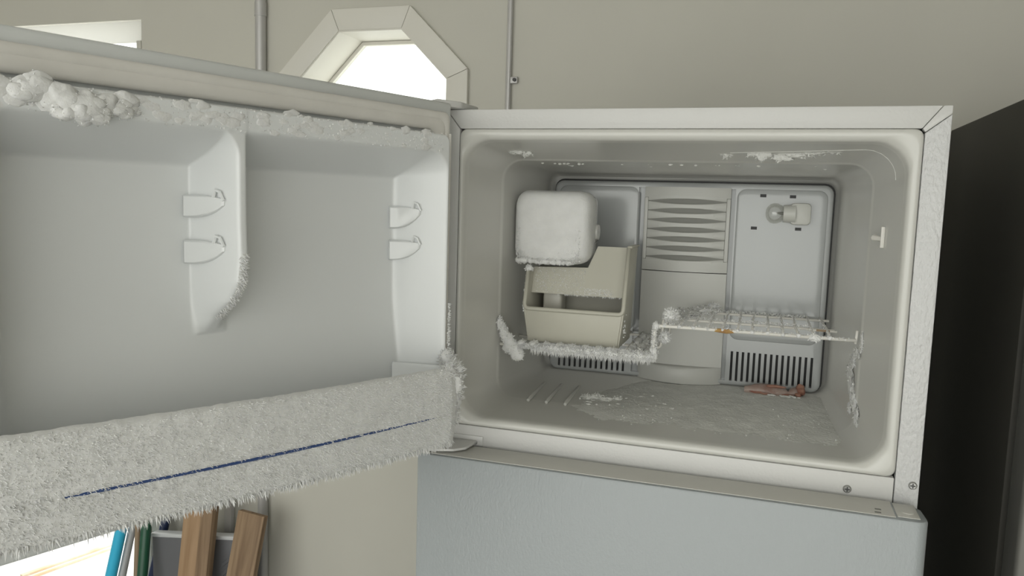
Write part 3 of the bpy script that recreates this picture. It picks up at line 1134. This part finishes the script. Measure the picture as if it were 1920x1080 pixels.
# big clump near the free end
clump = random.Random(3)
for c, r in (((0.634, 0.050, 1.642), (0.020, 0.008, 0.012)), ((0.612, 0.051, 1.636), (0.022, 0.010, 0.015)), ((0.590, 0.052, 1.630), (0.020, 0.011, 0.017)), ((0.572, 0.051, 1.634), (0.018, 0.010, 0.013)), ((0.552, 0.049, 1.641), (0.016, 0.006, 0.009))):
    fz.lump(c, r, 0.28, 55, 4, 40, 0.002, 0.0009)
for _ in range(44):
    t = clump.random()
    c = (0.645 - 0.100 * t + clump.gauss(0, 0.003), 0.0485 + 0.008 * math.sin(PI * t) + clump.gauss(0, 0.0015), 1.6365 - 0.012 * math.sin(PI * t) + clump.gauss(0, 0.004))
    q = clump.uniform(0.004, 0.0085)
    fz.lump(c, (q * 1.5, q * 0.75, q), 0.38, 85, 3, 40, 0.0022, 0.0008)
for _ in range(14):
    c = (clump.uniform(0.628, 0.692), 0.049, clump.uniform(1.628, 1.650))
    q = clump.uniform(0.004, 0.009)
    fz.lump(c, (q * 1.6, q * 0.4, q), 0.45, 75, 3, 14, 0.002, 0.0009)
# divider rib: frosted lower tip
P, N = [], []
for _ in range(1100):
    z = random.uniform(1.395, 1.485)
    s = min(0.4175, random.gauss(0.4085, 0.0045))
    if z > 1.46 and random.random() < (z - 1.46) / 0.025:
        continue
    p, n = surf(s, z)
    P.append(tuple(p))
    N.append((n.x - 0.5, n.y, n.z - 0.4))
fz.needles(P, N, 0.0015, 0.0055, 0.0011, 0.4)
# hinge side of the rim, low down
P, N = [], []
for _ in range(700):
    z = 1.30 + 0.09 * random.random() ** 1.3
    s = random.uniform(0.030, 0.054)
    P.append((s, 0.015 + (0.035 if s > 0.05 else 0.0), z))
    N.append((-0.6, 0.8, 0))
fz.needles(P, N, 0.002, 0.005, 0.0013, 0.5)
fz.build('door_frost', 'frost', fdoor, 'patchy white frost clumps along the rim of the open door')

# ================================================================== THINGS IN THE FREEZER
# ---- stepped wire shelf
ws = empty('wire_shelf', (0.37, 0.25, 1.29), 'white stepped wire shelf with frost and rust inside the freezer', 'shelf')
ZU, ZLo, YF, YB = 1.3425, 1.2855, 0.147, 0.395
XL, XS, XR = 0.056, 0.3425, 0.6680


def wire(pts, r, name='wire'):
    return link(name, mktube(pts, r, 7), 'wire', ws, angle=180)


front = fillet([(XL, YF, ZLo), (XS - 0.002, YF, ZLo), (XS, YF, ZU), (XR, YF + 0.002, ZU)], 0.008, 5)
wire(front, 0.0031, 'front_wire')
for y in (0.265, YB):
    wire(fillet([(XL, y, ZLo - 0.003), (XS - 0.002, y, ZLo - 0.003), (XS, y, ZU - 0.003), (0.645, y, ZU - 0.003)], 0.008, 5), 0.0026, 'cross_wire')
for i in range(12):
    x = 0.3590 + i * 0.0245
    wire([(x, YF - 0.001, ZU + 0.0022), (x - 0.002 + 0.004 * random.random(), 0.25, ZU + 0.0018), (x, YB + 0.004, ZU + 0.0022)], 0.0019)
for i in range(10):
    x = 0.0900 + i * 0.0245
    wire([(x, YF - 0.001, ZLo + 0.0022), (x, 0.25, ZLo + 0.0020), (x, YB + 0.004, ZLo + 0.0022)], 0.0021)
tag(link('rust_patch', mktube([(0.4420, YF + 0.0006, ZU), (0.452, YF + 0.0006, ZU - 0.0003), (0.464, YF + 0.0008, ZU - 0.0008), (0.478, YF + 0.0010, ZU)], [0.0028, 0.0036, 0.0042, 0.0028], 8), 'rust', ws), label='orange rust patch on the front wire')
tag(link('rust_patch', mktube([(0.612, 0.230, ZU + 0.0008), (0.634, 0.230, ZU + 0.0006)], 0.0020, 6), 'tan', ws), label='faint rust near the right rear of the shelf')
wire([(0.600, 0.231, ZU + 0.0003), (0.646, 0.231, ZU + 0.0003)], 0.0020)
wire([(XR, YF + 0.004, ZU - 0.006), (XR + 0.001, YF + 0.004, ZU + 0.016)], 0.0022, 'end_wire')

fz = Frost()
# heavy fur on the lower front wire and the step
P, N = [], []
for _ in range(5200):
    x = random.uniform(XL + 0.02, XS + 0.002)
    a = random.uniform(0, 2 * PI)
    wgt = 0.5 + 0.5 * sstep((x - 0.10) / 0.08)
    r = 0.0062 * wgt
    P.append((x, YF - 0.002 + r * 0.9 * math.cos(a), ZLo + 0.0012 + r * math.sin(a)))
    N.append((0.1, math.cos(a) * 0.8 - 0.35, math.sin(a) - 0.25))
fz.needles(P, N, 0.0016, 0.0058, 0.0009, 0.35)
bm = bmesh.new()
tp, tr = [], []
for i in range(90):
    x = XL + 0.016 + (XS + 0.001 - XL - 0.016) * i / 89
    wgt = 0.5 + 0.5 * sstep((x - 0.10) / 0.08)
    tp.append((x, YF - 0.002, ZLo + 0.001))
    tr.append(0.0058 * wgt + 0.0016 * noise.noise(Vector((x * 130, 0, 0))))
tube(bm, tp, tr, 9)
bm.verts.index_update()
fz.add([tuple(v.co) for v in bm.verts], [tuple(v.index for v in f.verts) for f in bm.faces])
bm.free()
P, N = [], []
for _ in range(500):
    x = random.uniform(0.115, XS)
    P.append((x, YF - 0.003, ZLo - 0.004))
    N.append((0.05, -0.2, -1))
fz.needles(P, N, 0.004, 0.0135, 0.0013, 0.25)
# step riser
P, N = [], []
for _ in range(450):
    z = random.uniform(ZLo, ZU)
    a = random.uniform(0, 2 * PI)
    r = 0.0052 if z < ZLo + 0.02 else 0.0034
    P.append((XS - 0.001 + r * math.cos(a), YF + r * math.sin(a), z))
    N.append((math.cos(a), math.sin(a), -0.2))
fz.needles(P, N, 0.001, 0.004, 0.0012, 0.4)
fz.lump((XS, YF, ZLo + 0.006), (0.006, 0.006, 0.012), 0.4, 120, 3, 60, 0.004)
fz.lump((XS + 0.002, YF, ZU - 0.001), (0.006, 0.006, 0.006), 0.4, 120, 3, 60, 0.003)
# frost caps on the lower deck wires in front of the bin
for i in range(10):
    x = 0.098 + i * 0.0245
    fz.lump((x - 0.002, 0.154, ZLo + 0.004), (0.0085, 0.012, 0.006), 0.45, 90, 3, 40, 0.003)
for i in range(3):
    for y in (0.18, 0.22, 0.28, 0.35):
        fz.lump((0.294 + i * 0.017, y, ZLo + 0.003), (0.0075, 0.022, 0.006), 0.5, 80, 3, 30, 0.003)
# light fuzz over the upper deck
P, N = [], []
for _ in range(2600):
    if random.random() < 0.6:
        i = random.randrange(12)
        if random.random() < i / 18:
            continue
        x = 0.3590 + i * 0.0245
        y = random.uniform(YF, YB)
    else:
        y = random.choice((YF, 0.265, YB))
        x = random.uniform(0.355, 0.60 if y > 0.16 else 0.66)
    P.append((x + random.gauss(0, 0.0015), y + random.gauss(0, 0.0015), ZU + random.uniform(0, 0.004)))
    N.append((0, 0, 0.6))
fz.needles(P, N, 0.001, 0.004, 0.0012, 0.7)
# mounds at the left of the upper deck
for c, r in (((0.3650, 0.180, 1.3565), (0.0120, 0.012, 0.0125)), ((0.385, 0.32, 1.346), (0.024, 0.045, 0.004)), ((0.415, 0.36, 1.349), (0.022, 0.03, 0.006)), ((0.428, 0.375, 1.355), (0.010, 0.010, 0.006)), ((0.375, 0.25, 1.345), (0.014, 0.03, 0.003)), ((0.357, 0.175, 1.318), (0.008, 0.008, 0.009))):
    fz.lump(c, r, 0.5, 90, 3, 420, 0.0050, 0.0011)
for i in range(12):
    x = 0.3590 + i * 0.0245
    fz.lump((x, YF, ZU + 0.001), (0.004, 0.004, 0.0036), 0.5, 160, 2)
fz.lump((0.604, YF + 0.002, ZU - 0.001), (0.010, 0.006, 0.006), 0.5, 120, 3, 50, 0.003)
# frost wing at the left end, grown against the wall
for t in np.linspace(0, 1, 9):
    x = lerp(0.0540, 0.0900, t ** 1.25)
    z = lerp(1.3270, 1.2710, t)
    fz.lump((x, 0.146, z), (lerp(0.0040, 0.0135, t), 0.008, 0.0125), 0.3, 80, 3, 110, 0.0042, 0.0012)
fz.lump((0.074, 0.146, 1.2815), (0.012, 0.008, 0.012), 0.3, 80, 3, 80, 0.004)
fz.build('shelf_frost', 'frost', ws, 'furry white frost hanging from the wire shelf')
# ---- ice bin
ib = empty('ice_bin', (0.20, 0.25, 1.2985), 'cream plastic ice bin with low open front on the wire shelf', 'bin')
BX0, BX1 = 0.0945, 0.2835
ZB = 1.2915
YA, YR = 0.163, 0.292
RIMZ, TOPZ = 1.3545, 1.4735
YTOP = 0.198
th_ = 0.0035


def side_poly(inner=0.0, ztop=TOPZ):
    yt = lerp(YA, YTOP, (ztop - RIMZ) / (TOPZ - RIMZ))
    return [(YA + 0.008, ZB), (YA, RIMZ), (yt, ztop), (YR, ztop), (YR, ZB)]


link('side_wall', prism(bmesh.new(), side_poly(), BX1 - th_, BX1, 0.0009, axis='x'), 'bin', ib)
link('side_wall', prism(bmesh.new(), side_poly(ztop=1.428), BX0, BX0 + th_, 0.0009, axis='x'), 'bin', ib)
bm = bmesh.new()
rg = []
for z, y in ((ZB + 0.001, YA + 0.006), (RIMZ, YA)):
    rg.append((y, z))
prism(bm, [(rg[0][0], rg[0][1]), (rg[1][0], rg[1][1]), (rg[1][0] + th_, rg[1][1]), (rg[0][0] + th_, rg[0][1])], BX0 + th_, BX1 - th_, 0.0008, axis='x')
link('front_wall', bm, 'bin', ib)
link('bin_floor', mkbox(BX0 + th_, BX1 - th_, YA + 0.008, YR - th_, ZB, ZB + th_), 'bin', ib)
link('rear_wall', mkbox(BX0 + th_, BX1 - th_, YR - th_, YR, ZB, 1.426), 'bin', ib)
# rolled rim round the open front
rim = fillet([(BX0 + 0.0015, lerp(YA, YTOP, (1.427 - RIMZ) / (TOPZ - RIMZ)) - 0.001, 1.427), (BX0 + 0.0015, YA - 0.001, RIMZ), (BX1 - 0.0015, YA - 0.001, RIMZ), (BX1 - 0.0015, YTOP - 0.001, TOPZ)], 0.010, 6)
link('rolled_rim', mktube(rim, 0.0040, 8), 'bin', ib, angle=180)
# notched inner panel, set back from the rim
def py(z):
    return lerp(YA, YTOP, (z - RIMZ) / (TOPZ - RIMZ)) + 0.030


poly = [(BX0 + th_, 1.3805), (BX1 - th_, 1.3805), (BX1 - th_, TOPZ - 0.001), (0.2180, TOPZ - 0.001), (0.2030, 1.4320), (BX0 + th_, 1.4290)]
bm = bmesh.new()
A = [bm.verts.new((x, py(z), z)) for x, z in poly]
B = [bm.verts.new((x, py(z) + 0.0035, z)) for x, z in poly]
fs = [bm.faces.new(A), bm.faces.new(B[::-1])]
for i in range(6):
    fs.append(bm.faces.new((A[i], B[i], B[(i + 1) % 6], A[(i + 1) % 6])))
bmesh.ops.recalc_face_normals(bm, faces=fs)
link('notched_panel', bm, 'bin', ib, smooth=False)
link('top_lip', mkbox(BX1 - 0.006, BX1 + 0.003, YTOP + 0.006, YR, TOPZ - 0.001, TOPZ + 0.003, 0.0012), 'bin', ib)
fz = Frost()
P, N = [], []
for _ in range(900):
    x = random.uniform(BX0 + 0.008, BX1 - 0.03)
    z = random.uniform(1.382, 1.428) if x < 0.20 else random.uniform(1.382, 1.394)
    P.append((x, py(z) - 0.0002, z))
    N.append((0, -1, -0.2))
fz.needles(P, N, 0.0003, 0.0012, 0.0010, 0.7)
P, N = [], []
for _ in range(120):
    x = random.uniform(0.150, BX1 - 0.012)
    P.append((x, py(1.381) + 0.001, 1.3812))
    N.append((0, 0, -1))
fz.needles(P, N, 0.002, 0.0055, 0.0011, 0.35)
for _ in range(26):
    z = random.uniform(1.346, 1.427)
    y = lerp(YA, YTOP, (z - RIMZ) / (TOPZ - RIMZ)) if z > RIMZ else YA
    r = random.uniform(0.0015, 0.0034)
    fz.lump((BX0 - 0.0005, y + 0.001, z), (r, r, r * 1.3), 0.5, 200, 2)
fz.lump((BX0 + 0.003, 0.185, 1.428), (0.0085, 0.008, 0.006), 0.4, 120, 3, 60, 0.003)
for _ in range(20):
    z = random.uniform(1.297, 1.354)
    r = random.uniform(0.0008, 0.002)
    fz.lump((BX1 + 0.0002, YA + random.uniform(0.004, 0.03), z), (r, r, r), 0.5, 200, 1)
fz.build('bin_frost', 'frost', ib, 'frost on the inner panel and left rim of the bin')
ic = link('ice_block', mkbox(0.112, 0.150, 0.232, 0.270, ZB + th_ + 0.0003, 1.402, 0.006, 3), 'bin_ice')
tag(ic, 'pale cloudy ice block standing inside the cream ice bin', 'ice')

for o in [c for c in ib.children if c.name.split('.')[0] in ('side_wall', 'front_wall', 'bin_floor', 'rear_wall')]:
    xm = (BX0 + BX1) / 2
    for v in o.data.vertices:            # walls taper towards the floor of the bin
        if v.co.z < RIMZ:
            v.co.x = xm + (v.co.x - xm) * (1 - 0.085 * (RIMZ - v.co.z) / (RIMZ - ZB))

# ---- ice maker
im = empty('ice_maker', (0.13, 0.25, 1.44), 'frosted white boxy ice maker mounted above the ice bin', 'ice maker')
rg = []
X0, X1, Z0, Z1 = 0.0650, 0.2060, 1.4405, 1.5715
for y, ins, r in ((0.285, 0.004, 0.014), (0.215, 0.0, 0.018), (0.197, 0.0010, 0.020), (0.188, 0.0045, 0.022), (0.1835, 0.011, 0.022), (0.182, 0.020, 0.020)):
    rg.append([(p[0], y, p[1]) for p in rrect(X0 + ins, X1 - ins, Z0 + ins * 0.8, Z1 - ins, r, 6)])
link('housing', loft(bmesh.new(), rg, cap0=True, cap1=True), 'liner', im, angle=60)
rg = []
for y, ins, r in ((0.260, 0.0005, 0.019), (0.245, -0.0018, 0.022), (0.205, -0.0026, 0.024), (0.191, 0.0005, 0.026), (0.1835, 0.006, 0.026), (0.1795, 0.015, 0.024), (0.1785, 0.027, 0.02)):
    rg.append([(p[0], y, p[1]) for p in rrect(X0 + ins, X1 - ins, Z0 + ins * 0.8, Z1 - ins, r, 6)])
fz = Frost()
bm = loft(bmesh.new(), rg, cap1=True)
bmesh.ops.triangulate(bm, faces=bm.faces[:])
bmesh.ops.subdivide_edges(bm, edges=bm.edges[:], cuts=1, use_grid_fill=True)
bm.verts.index_update()
fz.add([tuple(v.co + Vector((noise.noise(v.co * 60), noise.noise(v.co * 60 + Vector((9, 0, 0))), noise.noise(v.co * 60 + Vector((0, 9, 0))))) * 0.0006) for v in bm.verts], [tuple(v.index for v in f.verts) for f in bm.faces])
bm.free()
P, N = [], []
for _ in range(1700):
    x = random.uniform(X0 + 0.006, X1 - 0.012)
    z = Z0 + 0.004 + 0.06 * random.random() ** 2.2
    P.append((x, 0.1795 + 0.004 * max(0, (Z0 + 0.018 - z) / 0.018), z))
    N.append((0, -0.8, -0.5))
fz.needles(P, N, 0.0008, 0.003, 0.0011, 0.5)
P, N = [], []
for _ in range(500):
    x = random.uniform(X0 + 0.004, X1 - 0.02)
    P.append((x, random.uniform(0.181, 0.197), Z0 + 0.003))
    N.append((0, -0.3, -1))
fz.needles(P, N, 0.002, 0.007, 0.0013, 0.4)
for _ in range(22):
    x = random.uniform(X0 + 0.01, X1 - 0.03)
    fz.lump((x, 0.186, Z0 + 0.001), (random.uniform(0.004, 0.009), 0.006, random.uniform(0.003, 0.006)), 0.5, 120, 2, 14, 0.003)
fz.build('front_frost', 'frost', im, 'even layer of white frost over the ice maker front')
link('gear_housing', mktube([(0.2035, 0.262, 1.498), (0.2110, 0.262, 1.498)], [0.0160, 0.0145], 20), 'liner', im)
link('mount_bracket', mkbox(0.0575, 0.0690, 0.215, 0.28, 1.47, 1.55, 0.001), 'liner', im)
link('shutoff_arm', mktube(fillet([(0.2040, 0.275, 1.495), (0.2085, 0.275, 1.485), (0.2085, 0.260, 1.478), (0.2060, 0.245, 1.478)], 0.01, 4), 0.0014, 6), 'screw', im)

# ---- frozen scrap on the floor
fm = empty('frozen_meat', (0.555, 0.385, 1.188), 'small reddish-brown frosted meat packet on freezer floor', 'meat')
rg = []
for i in range(17):
    t = i / 16
    x = lerp(0.496, 0.598, t)
    hgt = 0.0125 * math.sin(PI * min(1, t * 1.15 + 0.06)) ** 0.6 + 0.003 if t < 0.86 else 0.011
    wy = 0.016 * (0.55 + 0.45 * math.sin(PI * t))
    ring = []
    for k in range(12):
        a = 2 * PI * k / 12
        p = Vector((x, 0.383 + 0.010 * (t - 0.5) + wy * math.cos(a), 1.1925 + max(-0.004, hgt * math.sin(a) * 0.9)))
        p += Vector((0, 1, 1)) * 0.0022 * noise.noise(p * 120)
        ring.append(tuple(p))
    rg.append(ring)
link('wrapped_body', loft(bmesh.new(), rg, cap0=True, cap1=True), 'wrap', fm, angle=50)
f2 = Frost()
f2.lump((0.603, 0.386, 1.200), (0.0085, 0.012, 0.0105), 0.4, 110, 3)
f2.lump((0.598, 0.373, 1.1925), (0.006, 0.005, 0.005), 0.5, 140, 2)
raw('exposed_meat', np.concatenate(f2.V).tolist(), f2.F, 'meat', fm, True, 60)
f2 = Frost()
for x, y, z, r in ((0.555, 0.375, 1.205, 0.009), (0.520, 0.369, 1.192, 0.007), (0.578, 0.372, 1.190, 0.007), (0.535, 0.368, 1.190, 0.005)):
    f2.lump((x, y, z), (r * 2.2, r * 0.5, r * 0.35), 0.5, 130, 2)
raw('meat_edge', np.concatenate(f2.V).tolist(), f2.F, 'meat', fm, True, 60)
raw_f = Frost()
for _ in range(16):
    x = random.uniform(0.53, 0.60)
    raw_f.lump((x, random.uniform(0.360, 0.368), 1.190), (0.004, 0.003, 0.002), 0.5, 150, 1)
raw_f.build('frost_crumbs', 'frost_grey', fm)

# ================================================================== NEIGHBOURING FRIDGE
nb = empty('dark_refrigerator', (1.27, 0.50, 0), 'tall dark grey refrigerator standing right of the white one', 'refrigerator')
NX0, NX1, NZ1 = 0.912, 1.62, 1.748
link('body', mkbox(NX0, NX1, 0.205, 0.835, 0.04, NZ1, 0.004), 'nbr', nb)
link('door_seal', mkbox(NX0 + 0.012, NX1 - 0.012, 0.188, 0.2055, 0.09, NZ1 - 0.012), 'black', nb)
for x0, x1 in ((NX0 + 0.003, NX0 + 0.352), (NX0 + 0.358, NX1 - 0.003)):
    dd = link('door', mkbox(x0, x1, 0.118, 0.188, 0.08, NZ1 - 0.003, 0.008, 3), 'nbrdoor', nb)
    hx = x1 - 0.03 if x0 < 1.0 else x0 + 0.03
    link('handle', mktube(fillet([(hx, 0.119, 0.85), (hx, 0.07, 0.85), (hx, 0.07, 1.55), (hx, 0.119, 1.55)], 0.02, 4), 0.010, 8), 'nbrdoor', dd)
for x in (NX0 + 0.06, NX1 - 0.06):
    for y in (0.25, 0.78):
        link('foot', mktube([(x, y, 0), (x, y, 0.042)], 0.02, 10), 'black', nb)


# ================================================================== LEANING THINGS BY THE WALL
def lean(A, B, top_z, r=None):
    A, B = Vector(A), Vector(B)
    d = (B - A)
    lo_ = A + d * (-A.z / d.z)
    hi_ = A + d * ((top_z - A.z) / d.z)
    return lo_, hi_


def leaning_frame(lo_, hi_):
    z = (hi_ - lo_).normalized()
    x = Vector((1, 0, 0))
    x = (x - z * x.dot(z)).normalized()
    y = z.cross(x)
    return Matrix(((x.x, y.x, z.x, lo_.x), (x.y, y.y, z.y, lo_.y), (x.z, y.z, z.z, lo_.z), (0, 0, 0, 1)))


def place(o, lo_, hi_, lift=0.0):
    o.matrix_world = leaning_frame(lo_, hi_) @ Matrix.Translation((0, 0, lift))


def pole(name, A, B, top, r, m, label, cat, knob=None):
    lo_, hi_ = lean(A, B, top)
    L = (hi_ - lo_).length
    n = 14
    rg = []
    for z, q in ((0.004, r * 0.85), (0.010, r), (L - 0.006, r), (L, r * 0.75)):
        rg.append([(q * math.cos(2 * PI * k / n), q * math.sin(2 * PI * k / n), z) for k in range(n)])
    o = link(name, loft(bmesh.new(), rg, cap0=True, cap1=True), m)
    place(o, lo_, hi_)
    tag(o, label, cat)
    c = link('ferrule', mktube([(0, 0, 0.0), (0, 0, 0.05)], r * 1.12, 12), knob or m, o)
    return o


pole('mop_handle', (-1.4208, 0.720, 0.4802), (-1.4368, 0.680, 0.3036), 0.90, 0.0180, 'cyan', 'bright cyan tool handle leaning at the open doorway', 'handle', 'black')
pole('grey_tube', (-1.4089, 0.740, 0.4285), (-1.4160, 0.705, 0.2958), 0.60, 0.0125, 'greytube', 'slim grey tube leaning between cyan handle and tan stick', 'tube')
pole('wooden_stick', (-1.3785, 0.740, 0.4973), (-1.3640, 0.712, 0.3100), 0.62, 0.0085, 'tan', 'thin tan wooden stick leaning beside the green pole', 'stick')
pole('garden_pole', (-1.3130, 0.710, 0.5191), (-1.2993, 0.670, 0.3336), 0.85, 0.0160, 'green', 'dark green pole leaning left of the brown planks', 'pole', 'black')
pole('broom_handle', (-1.3304, 0.815, 0.4759), (-1.3407, 0.808, 0.4212), 0.60, 0.0150, 'navy', 'navy blue handle leaning behind the charcoal panel', 'handle')


def plank(name, A, B, top, w, t, m, label, seam=None):
    lo_, hi_ = lean(A, B, top)
    L = (hi_ - lo_).length
    o = link(name, mkbox(-w / 2, w / 2, -t / 2, t / 2, 0.004, L, 0.002, 2), m, angle=30)
    place(o, lo_, hi_)
    tag(o, label, 'plank')
    return o


plank('wooden_plank', (-1.1211, 0.705, 0.5772), (-1.1169, 0.665, 0.3695), 0.95, 0.066, 0.018, 'wood_light', 'wide light brown plank leaning in front of the charcoal panel')
plank('wooden_plank', (-1.0640, 0.705, 0.5859), (-1.0601, 0.665, 0.3798), 0.90, 0.043, 0.030, 'wood_dark', 'narrow darker brown plank leaning against the light brown plank')
p2 = plank('wooden_plank', (-0.9144, 0.715, 0.5884), (-0.9282, 0.675, 0.3996), 0.5860, 0.094, 0.022, 'wood_dark', 'short weathered plank with its cut top showing beside the wall conduit')
link('knot', mkbox(-0.026, -0.010, -0.0116, -0.010, 0.33, 0.42, 0.0004), 'wood_dark', p2)

# square post behind the planks
lo_, hi_ = lean((-1.0877, 0.826, 0.5446), (-1.0877, 0.820, 0.4300), 0.70)
sp = link('metal_post', mkbox(-0.013, 0.013, -0.009, 0.009, 0.002, (hi_ - lo_).length, 0.002), 'conduit', angle=30)
place(sp, lo_, hi_)
tag(sp, 'grey square metal post standing behind the brown planks', 'post')
link('end_cap', mkbox(-0.0135, 0.0135, -0.0095, 0.0095, 0.0, 0.02, 0.001), 'black', sp)

# charcoal plastic panel with pale top edge and slanting ribs, standing against the wall
tt = empty('plastic_panel', (-1.14, 0.745, 0), 'charcoal plastic panel with pale top edge behind the leaning planks', 'panel')
PX0, PX1, TY0, TY1 = -1.3190, -0.9300, 0.735, 0.757


def ptop(x):
    return 0.4470 + 0.132 * (x - PX0)


link('board', prism(bmesh.new(), [(PX0, 0.0), (PX1, 0.0), (PX1, ptop(PX1) - 0.012), (PX0, ptop(PX0) - 0.012)], TY0, TY1, 0.003), 'tote', tt)
link('top_edge', prism(bmesh.new(), [(PX0 - 0.003, ptop(PX0) - 0.013), (PX1 + 0.003, ptop(PX1) - 0.013), (PX1 + 0.003, ptop(PX1)), (PX0 - 0.003, ptop(PX0))], TY0 - 0.004, TY1 + 0.004, 0.003), 'toterim', tt)
for k in range(9):
    x = -1.045
    z0 = 0.14 + k * 0.030
    link('rib', prism(bmesh.new(), [(x, z0), (x + 0.085, z0 + 0.075), (x + 0.085, z0 + 0.089), (x, z0 + 0.014)], TY0 + 0.0015, TY0 - 0.006, 0.001), 'tote', tt)
